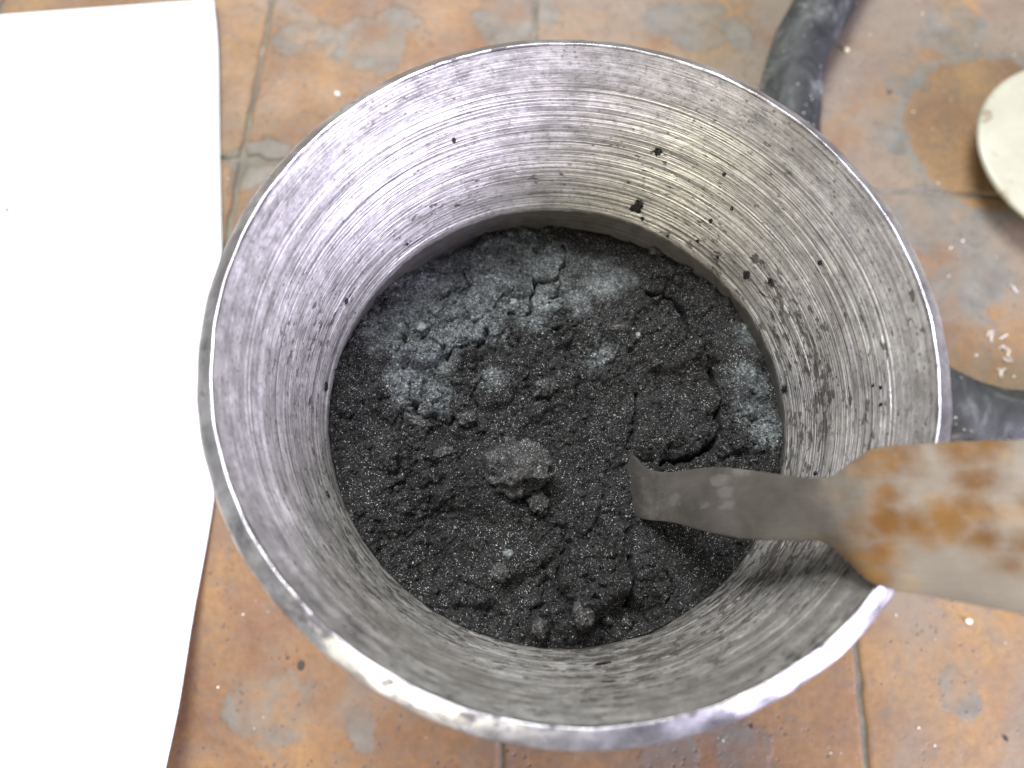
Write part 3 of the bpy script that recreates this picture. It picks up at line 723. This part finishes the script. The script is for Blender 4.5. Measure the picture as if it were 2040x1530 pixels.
# ---------------------------------------------------------------- black hose behind the jar
rh = 0.0084
hp = [(1760, -190), (1700, -100), (1648, 0), (1598, 90), (1574, 190), (1572, 300), (1600, 430), (1660, 560), (1750, 705), (1860, 792), (1960, 836), (2060, 846), (2200, 846)]
P = interp([tuple(at(px, py, rh)) for px, py in hp], 120)
nseg = 36; V, F = [], []
for i in range(len(P)):
    a = P[max(i - 1, 0)]; b = P[min(i + 1, len(P) - 1)]; t = Vector(b - a).normalized(); sd = t.cross(Vector((0, 0, 1))).normalized(); up = sd.cross(t)
    for k in range(nseg):
        an = 2 * math.pi * k / nseg; r = rh * (1 + .02 * math.sin(i * .35 + an * 2) + .012 * math.sin(i * .9 + an * 5))
        V.append(Vector(P[i]) + sd * r * math.cos(an) + up * r * math.sin(an))
L = len(P)
for i in range(L - 1):
    for k in range(nseg):
        k2 = (k + 1) % nseg; F.append((i * nseg + k, i * nseg + k2, (i + 1) * nseg + k2, (i + 1) * nseg + k))
hose = mesh_obj('rubber_hose', V, F, M_HOSE)
so = hose.modifiers.new('wall', 'SOLIDIFY'); so.thickness = 0.0022; so.offset = -1
tag(hose, 'dusty black rubber hose curving over the tiles behind the jar', 'hose')

# ---------------------------------------------------------------- cream lid at the right edge
zt = 0.0125; c0 = at(2168, 300, zt); lr = (at(1954, 300, zt) - c0).length
lid = empty('cream_lid', (c0.x, c0.y, 0)); tag(lid, 'cream plastic lid with brown stains at the right edge', 'lid')
pf = [(lr * .60, 0.0), (lr * .66, 0.0008), (lr * .8, 0.005), (lr * .985, zt - .0022), (lr, zt - .0014), (lr * .992, zt - .0006), (lr * .975, zt - .0001), (lr * .95, zt), (lr * .85, zt + .0003), (lr * .6, zt + .0008), (lr * .3, zt + .0011), (0.0001, zt + .0012)]
lathe('cap', pf, 120, M_LID, lid)

# ---------------------------------------------------------------- crumbs and shavings on the tiles
chipm = [lump_mesh('white_crumb', 2, 70 + k, .35, 1.5, fine=.1) for k in range(3)]
for me in chipm: me.materials.append(M_WHITE)
def chip(px, py, r, lab, mesh=None, grp='white crumbs on the tiles', name='white_crumb', cat='crumb', flat=.7):
    o = bpy.data.objects.new(name, mesh or random.choice(chipm)); C.objects.link(o); s_ = r * 0.00015
    o.scale = (s_ * 1.15, s_ * .9, s_ * flat); o.rotation_euler = (0, 0, random.uniform(0, 6)); p = at(px, py, s_ * flat * .7)
    o.location = p; tag(o, lab, cat, grp)
chip(672, 187, 6.5, 'white crumb on the tile between the paper and the far rim')
chip(1930, 1238, 6.5, 'white crumb on the tile just below the spatula handle')
yel = lump_mesh('yellow_pellet', 3, 91, .12, 1.2, fine=.03); yel.materials.append(M_YELLOW)
chip(1686, 100, 6.5, 'pale yellow round pellet beside the hose', yel, None, 'yellow_pellet', 'pellet', .9)
tiny = [(556, 164, 2), (1733, 69, 2.5), (1838, 27, 3), (1831, 0, 2), (1819, 223, 3), (1857, 257, 2.2), (1869, 365, 3), (1895, 200, 2.5), (1945, 90, 2.5), (2020, 110, 2.5), (1918, 480, 3.5), (1894, 494, 3.5), (1890, 550, 2.5), (1945, 708, 4), (2020, 750, 3), (1988, 775, 2.5), (2010, 790, 2.2),
        (1785, 1225, 2.2), (1830, 1450, 3), (1440, 1475, 2.5), (1655, 1500, 2.2), (434, 1369, 2.5), (484, 1224, 2.2), (1862, 1485, 2.2), (455, 355, 2.4)]
for px, py, r in tiny:
    wh = ('on the tile between the paper and the far rim' if px < 700 and py < 700 else 'on the tile below the jar at left' if px < 700 else 'on the tile below the spatula and near rim' if py > 1000
          else 'on the tile above the right end of the hose' if py > 540 else 'around the cream lid and the grey smears at upper right')
    chip(px, py, r * .8, 'tiny white crumb ' + wh, grp='tiny white crumbs ' + wh)
dirtm = lump_mesh('dirt_crumb', 2, 95, .35, 1.5, fine=.1); dirtm.materials.append(M_DIRT)
for px, py, r, lab in [(600, 1325, 8, 'black flat dirt crumb on the tile below the jar at left'), (573, 1311, 3, 'tiny dirt crumb beside the black flat one below the jar'), (1772, 184, 5, 'blackish crumb on the tile between hose and lid'), (2004, 1471, 5, 'grey dirt crumb in the lower right corner'), (1497, 1448, 3.5, 'small dirt crumb just outside the near rim')]:
    chip(px, py, r, lab, dirtm, None, 'dirt_crumb', 'crumb', .3)
# pale curled shavings near the hose
def shaving(px, py, seed, lab):
    rnd = random.Random(seed); a = rnd.uniform(0, 6.3); x = y = 0; pts = [(0, 0)]
    for k in range(7):
        a += rnd.uniform(-.9, .9); x += math.cos(a) * .00055; y += math.sin(a) * .00055; pts.append((x, y))
    V, F = [], []
    for k, (x, y) in enumerate(pts):
        q = pts[min(k + 1, 7)]; p_ = pts[max(k - 1, 0)]; dx, dy = q[0] - p_[0], q[1] - p_[1]; l_ = math.hypot(dx, dy) or 1
        w_ = .00022 * (1 - .6 * abs(k - 3.5) / 3.5); nx, ny = -dy / l_ * w_, dx / l_ * w_; z = .0004 + .0003 * math.sin(k * 1.3 + seed)
        V += [(x + nx, y + ny, z), (x - nx, y - ny, z), (x - nx, y - ny, z - .00025), (x + nx, y + ny, z - .00025)]
    for k in range(7):
        for e in range(4): e2 = (e + 1) % 4; F.append((k * 4 + e, k * 4 + e2, (k + 1) * 4 + e2, (k + 1) * 4 + e))
    F += [(3, 2, 1, 0), (28, 29, 30, 31)]
    o = mesh_obj('shaving', V, F, M_WHITE); o.location = at(px, py, 0.0002); tag(o, lab, 'shaving', 'pale shavings on the tiles')
for k, (px, py) in enumerate([(1975, 683), (1990, 695), (2000, 712), (1985, 735), (1995, 750), (2012, 715), (2028, 583), (1980, 660), (2008, 668)]):
    shaving(px, py, k + 3, 'thin pale curled shaving lying on the tile above the hose')
